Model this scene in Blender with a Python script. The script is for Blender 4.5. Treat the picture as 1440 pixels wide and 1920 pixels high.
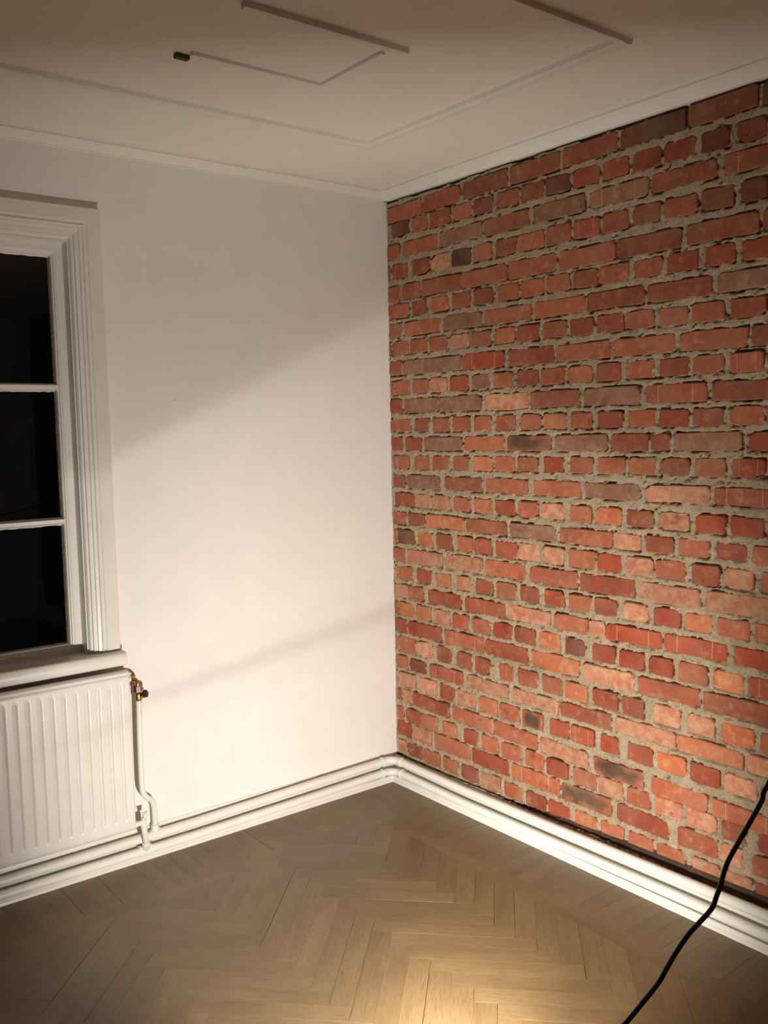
import bpy, bmesh, math, random
import numpy as np
from mathutils import Vector, Matrix
random.seed(7)
for o in list(bpy.data.objects): bpy.data.objects.remove(o)
C = bpy.context.scene.collection
S = bpy.context.scene
PI = math.pi

# ------------------------------------------------------------------ camera
# world: white window wall is the plane y=0, brick wall the plane x=0, floor z=0 (metres)
CAM = Vector((-2.57645, -3.25236, 1.60497)); FPX = 1743.42
RX = Vector((0.7885135, -0.6146840, -0.0202492)); UP = Vector((0.0730936, 0.0609711, 0.9954596)); FW = Vector((0.6106584, 0.7864134, -0.0930060))
cam = bpy.data.cameras.new('camera'); co = bpy.data.objects.new('camera', cam); C.objects.link(co)
co.matrix_world = Matrix(((RX.x, UP.x, -FW.x, CAM.x), (RX.y, UP.y, -FW.y, CAM.y), (RX.z, UP.z, -FW.z, CAM.z), (0, 0, 0, 1)))
cam.sensor_fit = 'VERTICAL'; cam.sensor_height = 36.0; cam.lens = FPX / 1920 * 36.0; cam.clip_start = 0.02
S.camera = co
def px(p):
    c = Vector(p) - CAM; d = c.dot(FW)
    if d <= 0.05: return (-9999, -9999)
    return (720 + FPX * c.dot(RX) / d, 960 - FPX * c.dot(UP) / d)

# ------------------------------------------------------------------ world: night outside
w = bpy.data.worlds.new('night'); S.world = w; w.use_nodes = True
w.node_tree.nodes['Background'].inputs[0].default_value = (0.010, 0.012, 0.016, 1)
w.node_tree.nodes['Background'].inputs[1].default_value = 0.05
S.view_settings.view_transform = 'Standard'; S.view_settings.look = 'None'
S.view_settings.gamma = 1.0; S.view_settings.use_curve_mapping = False
S.view_settings.exposure = 0.0

# ------------------------------------------------------------------ the lamp: halogen work light (lamp powers)
LP = Vector((-1.58, -2.05, 0.30)); LAZ = math.radians(39.5); LEL = math.radians(4.0); LROLL = math.radians(-2.0)
P_BEAM, P_FIL, P_WIDE, P_FLOOR = 11.5, 12.0, 39.0, 170.0
LCOL = (1.0, 0.925, 0.85)

# ------------------------------------------------------------------ helpers
def link(o, parent=None):
    C.objects.link(o)
    if parent is not None: o.parent = parent
    return o
def mesh_obj(name, verts, faces, m, parent=None, smooth=False):
    me = bpy.data.meshes.new(name); me.from_pydata([tuple(v) for v in verts], [], faces); me.update()
    if m: me.materials.append(m)
    if smooth:
        for p in me.polygons: p.use_smooth = True
    return link(bpy.data.objects.new(name, me), parent)
def empty(name, loc=(0, 0, 0), rz=0.0):
    o = bpy.data.objects.new(name, None); o.location = loc; o.rotation_euler = (0, 0, rz); o.empty_display_size = .05
    C.objects.link(o); return o
def tag(o, label=None, cat=None, group=None, kind=None):
    if label: o['label'] = label
    if cat: o['category'] = cat
    if group: o['group'] = group
    if kind: o['kind'] = kind
    return o
class MB:
    def __init__(s): s.v = []; s.f = []
    def add(s, vs, fs):
        n = len(s.v); s.v += [tuple(v) for v in vs]; s.f += [tuple(i + n for i in f) for f in fs]; return s
    def box(s, x0, x1, y0, y1, z0, z1):
        vs = [(x, y, z) for x in (x0, x1) for y in (y0, y1) for z in (z0, z1)]
        return s.add(vs, [(0, 1, 3, 2), (4, 6, 7, 5), (0, 4, 5, 1), (2, 3, 7, 6), (0, 2, 6, 4), (1, 5, 7, 3)])
    def tube(s, pts, r, n=16, caps=True):
        pts = [Vector(p) for p in pts]; rs = r if isinstance(r, (list, tuple)) else [r] * len(pts)
        T = []
        for i in range(len(pts)):
            a = pts[max(i - 1, 0)]; b = pts[min(i + 1, len(pts) - 1)]; T.append((b - a).normalized())
        u = T[0].orthogonal().normalized(); vs = []; fs = []
        for i, p in enumerate(pts):
            u = (u - T[i] * u.dot(T[i])).normalized(); w_ = T[i].cross(u)
            for k in range(n):
                a = 2 * PI * k / n; vs.append(p + (u * math.cos(a) + w_ * math.sin(a)) * rs[i])
        for i in range(len(pts) - 1):
            for k in range(n):
                k2 = (k + 1) % n; fs.append((i * n + k, i * n + k2, (i + 1) * n + k2, (i + 1) * n + k))
        if caps:
            fs.append(tuple(range(n - 1, -1, -1))); fs.append(tuple((len(pts) - 1) * n + k for k in range(n)))
        return s.add(vs, fs)
    def prism(s, prof, axis, a, b, miter_a=0, miter_b=0):
        """prof: closed 2D outline (d, z); axis 'x': along the white wall (y=-d), 'y': along the brick wall (x=-d). miter: end shifts by miter*d"""
        n = len(prof); vs = []
        for t, mt in ((a, miter_a), (b, miter_b)):
            for d, z in prof:
                tt = t + mt * d
                vs.append((tt, -d, z) if axis == 'x' else (-d, tt, z))
        fs = [(i, (i + 1) % n, n + (i + 1) % n, n + i) for i in range(n)] + [tuple(range(n - 1, -1, -1)), tuple(range(n, 2 * n))]
        return s.add(vs, fs)
    def build(s, name, m, parent=None, smooth=False, bevel=0.0, angle=40):
        o = mesh_obj(name, s.v, s.f, m, parent)
        bm = bmesh.new(); bm.from_mesh(o.data); bmesh.ops.recalc_face_normals(bm, faces=bm.faces); bm.to_mesh(o.data); bm.free()
        if smooth:
            for p in o.data.polygons: p.use_smooth = True
            o.data.set_sharp_from_angle(angle=math.radians(angle))
        if bevel:
            b = o.modifiers.new('bevel', 'BEVEL'); b.width = bevel; b.segments = 2; b.limit_method = 'ANGLE'; b.angle_limit = math.radians(35)
        return o
def smooth_path(pts, sub=6):
    P = [Vector(p) for p in pts]; P = [P[0] * 2 - P[1]] + P + [P[-1] * 2 - P[-2]]; out = []
    for i in range(1, len(P) - 2):
        for k in range(sub):
            t = k / sub; a, b, c, d = P[i - 1], P[i], P[i + 1], P[i + 2]
            out.append(0.5 * ((2 * b) + (c - a) * t + (2 * a - 5 * b + 4 * c - d) * t * t + (3 * b - a - 3 * c + d) * t ** 3))
    out.append(P[-2]); return out

# ------------------------------------------------------------------ materials
def mat(name):
    m = bpy.data.materials.new(name); m.use_nodes = True; return m, m.node_tree, m.node_tree.nodes['Principled BSDF']
def nd(nt, t, **k):
    n = nt.nodes.new(t)
    for a, b in k.items():
        if a in ('ins',):
            for i, v in b.items(): n.inputs[i].default_value = v
        else: setattr(n, a, b)
    return n
def mixc(nt, fac, a, b, blend='MIX'):
    n = nt.nodes.new('ShaderNodeMix'); n.data_type = 'RGBA'; n.blend_type = blend
    for i, v in ((0, fac), (6, a), (7, b)):
        if hasattr(v, 'is_output') or isinstance(v, bpy.types.NodeSocket): nt.links.new(v, n.inputs[i])
        elif i == 0: n.inputs[0].default_value = v
        else: n.inputs[i].default_value = tuple(v) + ((1,) if len(v) == 3 else ())
    return n.outputs[2]
def ramp(nt, src, p0, p1):
    r = nd(nt, 'ShaderNodeMapRange'); r.inputs['From Min'].default_value = p0; r.inputs['From Max'].default_value = p1
    nt.links.new(src, r.inputs[0]); return r.outputs[0]
def noise(nt, scale, detail=4, rough=.55, coord=None, mapscale=None, w4=None):
    n = nd(nt, 'ShaderNodeTexNoise'); n.inputs['Scale'].default_value = scale; n.inputs['Detail'].default_value = detail; n.inputs['Roughness'].default_value = rough
    if w4 is not None: n.noise_dimensions = '4D'; nt.links.new(w4, n.inputs['W'])
    if coord is None:
        g = nd(nt, 'ShaderNodeNewGeometry'); coord = g.outputs['Position']
    if mapscale is not None:
        mp = nd(nt, 'ShaderNodeMapping'); mp.inputs['Scale'].default_value = mapscale; nt.links.new(coord, mp.inputs[0]); coord = mp.outputs[0]
    nt.links.new(coord, n.inputs['Vector']); return n.outputs['Fac']
def bump(nt, b, h, strength=.3, dist=.002):
    n = nd(nt, 'ShaderNodeBump'); n.inputs['Strength'].default_value = strength; n.inputs['Distance'].default_value = dist
    nt.links.new(h, n.inputs['Height']); nt.links.new(n.outputs[0], b.inputs['Normal'])
def setc(nt, b, c):
    if isinstance(c, bpy.types.NodeSocket): nt.links.new(c, b.inputs['Base Color'])
    else: b.inputs['Base Color'].default_value = tuple(c) + (1,)
def simple(name, col, rough=.5, metal=0.0, nb=None, spec=None):
    m, nt, b = mat(name); b.inputs['Roughness'].default_value = rough; b.inputs['Metallic'].default_value = metal
    if spec is not None: b.inputs['Specular IOR Level'].default_value = spec
    f = noise(nt, 9, 3); setc(nt, b, mixc(nt, ramp(nt, f, .3, .7), [c * .96 for c in col], col))
    if nb: bump(nt, b, noise(nt, nb[0], 3), nb[1], nb[2])
    return m
M_wall = simple('white wall paint', (.80, .775, .735), .75, nb=(160, .25, .0008))
M_ceil = simple('ceiling paint', (.84, .815, .735), .8, nb=(120, .2, .0008))
M_trim = simple('gloss white trim paint', (.74, .725, .66), .30, nb=(45, .30, .0012))
M_pipe = simple('white pipe paint', (.80, .78, .71), .32, nb=(60, .15, .001))
M_rad = simple('white radiator enamel', (.76, .74, .69), .30, nb=(25, .12, .001))
M_brass = simple('aged brass', (.62, .38, .13), .28, 1.0, nb=(80, .2, .0006))
M_darkbrass = simple('tarnished brass', (.055, .028, .018), .38, .5, nb=(120, .3, .0008))
M_black = simple('black rubber', (.012, .011, .012), .45)
M_dark = simple('dark brown block paint', (.05, .035, .022), .7)
M_brown = simple('brown bead', (.30, .21, .13), .6, nb=(90, .4, .001))
M_house = simple('painted lamp housing', (.5, .35, .04), .4)
M_inner = simple('lamp housing inside', (.10, .10, .10), .6)
M_steel = simple('steel wire', (.45, .45, .45), .35, 1.0)
M_under = simple('dark subfloor', (.06, .04, .025), .9)  # one dark colour, seen in the gaps between planks

# glass: dark panes onto the night, a thin dielectric sheet
M_glass, nt, b = mat('window glass'); b.inputs['Base Color'].default_value = (.9, .95, .92, 1); b.inputs['Roughness'].default_value = .02
b.inputs['Transmission Weight'].default_value = 1.0; b.inputs['IOR'].default_value = 1.45

# mortar
M_mortar, nt, b = mat('lime mortar'); b.inputs['Roughness'].default_value = .95
f1 = noise(nt, 14, 5, .6); f2 = noise(nt, 150, 4, .7); f3 = noise(nt, 420, 2, .6)
c = mixc(nt, ramp(nt, f1, .3, .7), (.37, .285, .180), (.50, .400, .265))
c = mixc(nt, ramp(nt, f2, .34, .58), (.27, .205, .128), c)
f4 = noise(nt, 45, 5, .7); c = mixc(nt, ramp(nt, f4, .33, .40), (.13, .095, .06), c)
c = mixc(nt, ramp(nt, f3, .68, .74), c, (.74, .65, .50))
setc(nt, b, c); bump(nt, b, noise(nt, 190, 5, .75), .8, .004)

# dark lath / rough wood behind the brick-side baseboard; also the dark shadow-line backing under the cornice
M_lath_shadow, nt, b = mat('dark lath and shadow backing'); b.inputs['Roughness'].default_value = .9
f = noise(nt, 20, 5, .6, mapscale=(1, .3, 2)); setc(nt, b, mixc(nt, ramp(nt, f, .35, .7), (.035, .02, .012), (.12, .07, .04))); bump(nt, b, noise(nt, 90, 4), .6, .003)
M_torn, nt, b = mat('torn plaster edge'); b.inputs['Roughness'].default_value = .9
f = noise(nt, 60, 5, .7); setc(nt, b, mixc(nt, ramp(nt, f, .40, .62), (.12, .07, .035), (.52, .42, .28))); bump(nt, b, f, .8, .003)

# bricks: one material per kind of brick, colours vary brick by brick
def brick_mat(name, base, dark, pale, smear=.25, blot=None):
    m, nt, b = mat(name); b.inputs['Roughness'].default_value = .85
    oi = nd(nt, 'ShaderNodeObjectInfo'); mul = nd(nt, 'ShaderNodeMath', operation='MULTIPLY'); nt.links.new(oi.outputs['Random'], mul.inputs[0]); mul.inputs[1].default_value = 37.0
    wv = mul.outputs[0]
    big = noise(nt, 11, 4, .55, w4=wv); fine = noise(nt, 120, 5, .65, w4=wv); sm = noise(nt, 24, 5, .65, w4=wv)
    c = mixc(nt, ramp(nt, big, .35, .68), base, dark)
    sm2 = noise(nt, 34, 6, .72, w4=wv)
    c = mixc(nt, ramp(nt, sm2, .60 - smear * .30, .72 - smear * .22), c, pale)
    blk = noise(nt, 16, 5, .6, w4=wv); c = mixc(nt, ramp(nt, blk, .60, .74), c, [x * .62 for x in dark])
    hsv = nd(nt, 'ShaderNodeHueSaturation'); nt.links.new(c, hsv.inputs['Color'])
    v = nd(nt, 'ShaderNodeMapRange'); nt.links.new(oi.outputs['Random'], v.inputs[0]); v.inputs['To Min'].default_value = .74; v.inputs['To Max'].default_value = 1.08
    nt.links.new(v.outputs[0], hsv.inputs['Value']); c = hsv.outputs[0]
    if blot:   # soot blot, soft patch in the middle of the brick
        tc = nd(nt, 'ShaderNodeTexCoord'); vm = nd(nt, 'ShaderNodeVectorMath', operation='DISTANCE'); nt.links.new(tc.outputs['Generated'], vm.inputs[0]); vm.inputs[1].default_value = (.0, .56, .55)
        dd = nd(nt, 'ShaderNodeMath', operation='ADD'); nt.links.new(vm.outputs['Value'], dd.inputs[0]); nt.links.new(sm, dd.inputs[1])
        c = mixc(nt, ramp(nt, dd.outputs[0], .75, 1.05), blot, c)
    c = mixc(nt, ramp(nt, fine, .60, .74), c, [x * .55 for x in dark])
    grit = noise(nt, 330, 2, .6, w4=wv); c = mixc(nt, ramp(nt, grit, .69, .75), c, (.50, .36, .24))
    dust = noise(nt, 6, 6, .7); dm = nd(nt, 'ShaderNodeMath', operation='MULTIPLY'); nt.links.new(ramp(nt, dust, .42, .75), dm.inputs[0]); dm.inputs[1].default_value = .32
    c = mixc(nt, dm.outputs[0], c, (.37, .26, .16))
    # a pale scored line at the quarter points of some bricks
    tc = nd(nt, 'ShaderNodeTexCoord'); sx = nd(nt, 'ShaderNodeSeparateXYZ'); nt.links.new(tc.outputs['Generated'], sx.inputs[0])
    def line(at):
        s_ = nd(nt, 'ShaderNodeMath', operation='SUBTRACT'); nt.links.new(sx.outputs['Y'], s_.inputs[0]); s_.inputs[1].default_value = at
        a_ = nd(nt, 'ShaderNodeMath', operation='ABSOLUTE'); nt.links.new(s_.outputs[0], a_.inputs[0])
        l_ = nd(nt, 'ShaderNodeMath', operation='LESS_THAN'); nt.links.new(a_.outputs[0], l_.inputs[0]); l_.inputs[1].default_value = .007; return l_.outputs[0]
    mx = nd(nt, 'ShaderNodeMath', operation='MAXIMUM'); nt.links.new(line(.22), mx.inputs[0]); nt.links.new(line(.78), mx.inputs[1])
    gt = nd(nt, 'ShaderNodeMath', operation='GREATER_THAN'); nt.links.new(oi.outputs['Random'], gt.inputs[0]); gt.inputs[1].default_value = .86
    m2 = nd(nt, 'ShaderNodeMath', operation='MULTIPLY'); nt.links.new(mx.outputs[0], m2.inputs[0]); nt.links.new(gt.outputs[0], m2.inputs[1])
    m3 = nd(nt, 'ShaderNodeMath', operation='MULTIPLY'); nt.links.new(m2.outputs[0], m3.inputs[0]); m3.inputs[1].default_value = .6
    c = mixc(nt, m3.outputs[0], c, (.52, .34, .24))
    setc(nt, b, c); bump(nt, b, noise(nt, 170, 5, .7, w4=wv), .6, .0022)
    return m
BM = {
 'o': brick_mat('orange brick', (0.423, 0.120, 0.051), (0.324, 0.081, 0.033), (0.468, 0.191, 0.093), .30),
 'r': brick_mat('red brick', (0.338, 0.073, 0.027), (0.252, 0.050, 0.019), (0.450, 0.174, 0.083), .22),
 'R': brick_mat('bright red brick', (0.369, 0.066, 0.022), (0.288, 0.042, 0.014), (0.432, 0.158, 0.077), .12),
 'b': brick_mat('dull red brick', (0.333, 0.081, 0.033), (0.216, 0.054, 0.026), (0.387, 0.174, 0.090), .25),
 'g': brick_mat('greyish pink brick', (0.306, 0.141, 0.074), (0.234, 0.087, 0.045), (0.360, 0.216, 0.122), .35),
 'p': brick_mat('pale pink brick', (0.504, 0.195, 0.102), (0.414, 0.124, 0.058), (0.540, 0.307, 0.179), .55),
 'y': brick_mat('sandy orange brick', (0.522, 0.162, 0.058), (0.432, 0.104, 0.037), (0.540, 0.266, 0.128), .35),
 'd': brick_mat('dark brown brick', (0.198, 0.058, 0.026), (0.077, 0.032, 0.015), (0.270, 0.141, 0.070), .05),
 'D': brick_mat('maroon brick', (0.225, 0.032, 0.014), (0.126, 0.022, 0.012), (0.270, 0.100, 0.051), .0),
 'm': brick_mat('soot marked brick', (0.396, 0.116, 0.048), (0.297, 0.079, 0.032), (0.414, 0.191, 0.096), .2, blot=(0.063, 0.029, 0.015)),
}
# floor oak, grain runs along the local x of each plank (object rotation)
def oak(name, stuff=False):
    m, nt, b = mat(name)
    oi = nd(nt, 'ShaderNodeObjectInfo'); tc = nd(nt, 'ShaderNodeTexCoord')
    add = nd(nt, 'ShaderNodeVectorMath', operation='ADD'); nt.links.new(tc.outputs['Object'], add.inputs[0])
    sc = nd(nt, 'ShaderNodeMath', operation='MULTIPLY'); nt.links.new(oi.outputs['Random'], sc.inputs[0]); sc.inputs[1].default_value = 53.0
    nt.links.new(sc.outputs[0], add.inputs[1])
    g1 = noise(nt, 1.0, 6, .6, coord=add.outputs[0], mapscale=(5, 60, 5)); g2 = noise(nt, 1.0, 4, .6, coord=add.outputs[0], mapscale=(22, 420, 22)); g3 = noise(nt, 1.0, 2, .5, coord=add.outputs[0], mapscale=(3, 9, 3))
    c = mixc(nt, ramp(nt, g1, .3, .72), (.192, .126, .056), (.146, .092, .040))
    c = mixc(nt, ramp(nt, g3, .35, .7), c, (.218, .148, .070))
    c = mixc(nt, ramp(nt, g2, .50, .72), c, (.120, .072, .032))
    hsv = nd(nt, 'ShaderNodeHueSaturation'); nt.links.new(c, hsv.inputs['Color'])
    v = nd(nt, 'ShaderNodeMapRange'); nt.links.new(oi.outputs['Random'], v.inputs[0]); v.inputs['To Min'].default_value = .92; v.inputs['To Max'].default_value = 1.07
    nt.links.new(v.outputs[0], hsv.inputs['Value']); setc(nt, b, hsv.outputs[0])
    b.inputs['Roughness'].default_value = .42; bump(nt, b, g2, .12, .0006)
    return m
M_oak = oak('smoked oak')

# ------------------------------------------------------------------ room shell
RX0, RY0, H = -4.2, -4.8, 2.6
floor = mesh_obj('floor', [(RX0, RY0, -.012), (0.3, RY0, -.012), (0.3, 0.0, -.012), (RX0, 0, -.012), (RX0, RY0, -.05), (.3, RY0, -.05), (.3, 0, -.05), (RX0, 0, -.05)],
                 [(0, 1, 2, 3), (7, 6, 5, 4), (0, 4, 5, 1), (1, 5, 6, 2), (2, 6, 7, 3), (3, 7, 4, 0)], M_under); tag(floor, kind='structure')
ceil = MB().box(RX0, .3, RY0, .3, H, H + .1).build('ceiling', M_ceil); tag(ceil, kind='structure')
tag(MB().box(RX0 - .1, RX0, RY0, .1, -.05, H).build('wall_left', M_wall), kind='structure')
tag(MB().box(RX0, .3, RY0 - .1, RY0, -.05, H).build('wall_front', M_wall), kind='structure')
# white window wall with its opening (one mesh)
WX0, WX1, WZ0, WZ1 = -2.53, -1.408, .795, 2.262
wb = MB()
for (a0, a1, c0, c1, d0, d1) in ((WX0, WX1, WZ0, WZ1, 0, .11), (WX0 - .2, WX1 + .2, WZ0 - .12, WZ1 + .14, .11, .34)):
    wb.box(RX0, a0, d0, d1, -.05, H); wb.box(a1, .0, d0, d1, -.05, H); wb.box(a0, a1, d0, d1, -.05, c0); wb.box(a0, a1, d0, d1, c1, H)
wall_back = wb.build('wall_back', M_wall); tag(wall_back, kind='structure')

# ------------------------------------------------------------------ brick wall
wall_right = MB().box(.030, .20, RY0, .34, -.05, H).build('wall_right', M_lath_shadow); tag(wall_right, kind='structure')
BR = """2507 -135 65|4,237o 247,471r 487,729b 746,987b 1002,1237b 1249,1496d 1505,1738b 1749,1948d
2440 13 60|35,151d 172,269o 286,410r 426,531o 546,652r 672,783b 797,912b 920,1036d 1048,1164r 1175,1284r 1299,1409r 1417,1536r 1553,1648D 1670,1765r 1778,1876r
2349 -51 60|2,84o 102,327o 347,593g 601,836o 862,1100g 1120,1358g 1372,1608b 1633,1847b
2264 -14 62|7,18r 29,139r 167,275r 292,403p 416,525d 540,641o 667,776r 782,911o 924,1038r 1050,1162r 1175,1283r 1298,1407b 1421,1542r 1553,1664b 1685,1769D 1780,1864d
2170 -19 64|4,82o 100,221o 231,465o 468,723o 734,971o 984,1227o 1240,1486b 1505,1746b 1757,1957r
2095 -10 60|-6,20o 28,138o 163,260r 288,390y 416,519o 544,648r 676,785o 796,910y 923,1033o 1049,1153r 1160,1288o 1303,1416o 1432,1544r 1570,1672r 1693,1782r
2013 12 59|-1,92o 110,342o 359,588g 602,849o 868,1099o 1109,1350r 1358,1597b 1613,1838g
1937 30 59|-4,12o 23,130o 148,250o 270,384o 400,514p 523,631o 654,762o 776,886r 904,1015o 1032,1135r 1151,1263r 1274,1385o 1404,1510o 1527,1636o 1657,1772r
1851 28 61|1,84o 91,223g 230,472g 478,705R 730,960r 967,1210o 1224,1466o 1480,1714o 1730,1935r
1766 -35 60|3,25o 37,132o 154,256o 276,374p 396,504R 523,623g 646,746y 771,877r 895,1002o 1022,1130o 1149,1255r 1275,1383o 1409,1518r 1531,1637o 1660,1768r
1686 -11 61|0,83r 97,319g 329,577g 598,825p 842,1073o 1097,1331g 1354,1583b 1600,1813b
1601 -58 58|1,24o 32,135o 167,262r 283,387o 409,511r 536,632o 659,761o 789,889o 905,1012y 1034,1133r 1156,1262R 1284,1392o 1407,1516R 1531,1639b 1661,1770o 1781,1879o
1521 -78 58|3,82r 104,212r 229,463g 475,701o 718,938m 961,1195g 1213,1364r 1374,1448r 1466,1703g 1722,1912R
1441 -81 58|12,34o 46,127o 156,255o 279,383o 406,502o 530,636y 651,757o 771,875r 904,1001R 1031,1135o 1156,1272o 1285,1394o 1412,1524b 1541,1647o 1672,1776r
1357 -52 57|13,92b 106,321g 355,578b 599,825o 853,1078o 1102,1335g 1356,1595p 1610,1819b
1278 10 59|22,152r 166,268p 286,390p 409,506o 530,637y 652,758r 772,876o 895,1001p 1031,1128o 1145,1255y 1279,1387r 1409,1520p 1547,1651R 1668,1779R
1195 0 56|8,91o 109,221b 235,469y 482,709o 729,957g 980,1219o 1228,1336p 1358,1465r 1485,1594o 1620,1724r 1742,1856o
1113 -12 63|13,28o 36,154d 172,271y 299,400r 423,515y 531,626r 649,765R 776,883p 899,1000p 1023,1143o 1154,1258R 1278,1386p 1400,1510o 1535,1632b 1645,1746p 1771,1857o
1030 -33 63|6,86o 101,331p 355,573p 591,809o 834,1063o 1077,1316r 1333,1567p 1586,1843p
947 -71 59|12,27p 38,132o 161,264R 285,380y 420,510p 535,633r 653,761o 781,877b 906,1002r 1023,1126o 1143,1240r 1265,1368p 1391,1492R 1510,1606y 1627,1739o 1753,1844o
866 -60 59|5,96p 104,206o 238,447r 470,700r 711,932p 953,1114o 1119,1188p 1192,1423R 1434,1663R 1685,1862R
787 -13 62|7,26o 37,135y 153,253y 274,373p 390,491R 513,615o 630,736R 751,857r 876,981y 1005,1102D 1131,1232R 1250,1352R 1371,1467R 1486,1595o 1616,1717y 1737,1897r
710 -3 62|4,88r 99,321R 341,581o 590,623o 629,818r 837,1070y 1092,1313p 1329,1570b 1583,1833b
626 15 66|6,21o 32,145o 160,260p 291,377b 413,504r 526,613r 664,740r 766,869b 894,994o 1004,1109y 1133,1246r 1260,1351b 1394,1497p 1525,1622p 1647,1757y 1778,1851o
543 -33 56|7,95o 106,212D 237,448r 471,711p 737,970p 983,1214b 1235,1480p 1486,1725y 1736,1902p
465 -9 64|8,20p 28,137p 170,274p 302,394R 417,521p 543,650y 665,770o 790,895m 928,1022R 1034,1138r 1170,1247R 1288,1391r 1408,1519y 1537,1645R 1660,1772p 1786,1871p
392 134 61|10,44r 52,120p 127,365r 385,604o 610,628p 631,865o 879,1109p 1141,1353m 1385,1599o 1616,1856o
305 -36 64|8,54o 73,170r 173,284o 316,407y 450,534R 556,654o 672,778o 803,897o 913,1016R 1042,1151o 1160,1266p 1286,1381o 1401,1505p 1523,1635p 1653,1736r 1775,1874r
236 15 66|9,105r 124,240p 261,485o 501,713R 731,977o 990,1217m 1243,1456r 1491,1641r 1651,1723p 1759,1876b
150 0 62|15,65p 76,177r 191,295o 316,414o 434,535b 554,664p 685,785o 805,907r 921,1026R 1052,1153y 1170,1271o 1294,1396o 1408,1519o 1549,1646p 1665,1757p"""
def zlow(y):   # lower edge of the brick face, above the skirting
    return float(np.interp(-y, [0, .1, .54, 1.0, 1.3, 1.8, 5], [.112, .104, .094, .128, .138, .148, .150]))
bricks = []      # y0, y1 (y0>y1), zc, slope, h, colour
exts = []
rr = random.Random(3)
for ln in BR.split('\n'):
    hd, rest = ln.split('|'); z0, sl, h = hd.split(); z0 = int(z0) / 1000; sl = int(sl) / 10000; h = int(h) / 1000; last = 0
    row = rest.split()
    for it in row:
        a, bb = it[:-1].split(','); y0, y1 = -int(a) / 1000, -int(bb) / 1000
        bricks.append((y0, y1, z0 + sl * (y0 + y1) / 2, sl, h, it[-1])); last = y1
    header = (len(row) > 9); y = last - .012; ze = z0 + sl * max(y, -1.9)
    while y > RY0 + .1:
        L = .115 if header else .24
        exts.append((y, y - L, ze, 0, h, rr.choice('ooorrrbpgyd'))); y -= L + .013
def lattice(seed, cell, A, B):
    """value noise sampled on arrays A, B (metres)"""
    r = np.random.RandomState(seed); n = 256; t = r.rand(n, n)
    a = A / cell; b_ = B / cell; ia = np.floor(a).astype(int); ib = np.floor(b_).astype(int); fa = a - ia; fb = b_ - ib
    fa = fa * fa * (3 - 2 * fa); fb = fb * fb * (3 - 2 * fb)
    g = lambda i, j: t[i % n, j % n]
    return (g(ia, ib) * (1 - fa) * (1 - fb) + g(ia + 1, ib) * fa * (1 - fb) + g(ia, ib + 1) * (1 - fa) * fb + g(ia + 1, ib + 1) * fa * fb) * 2 - 1
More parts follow.
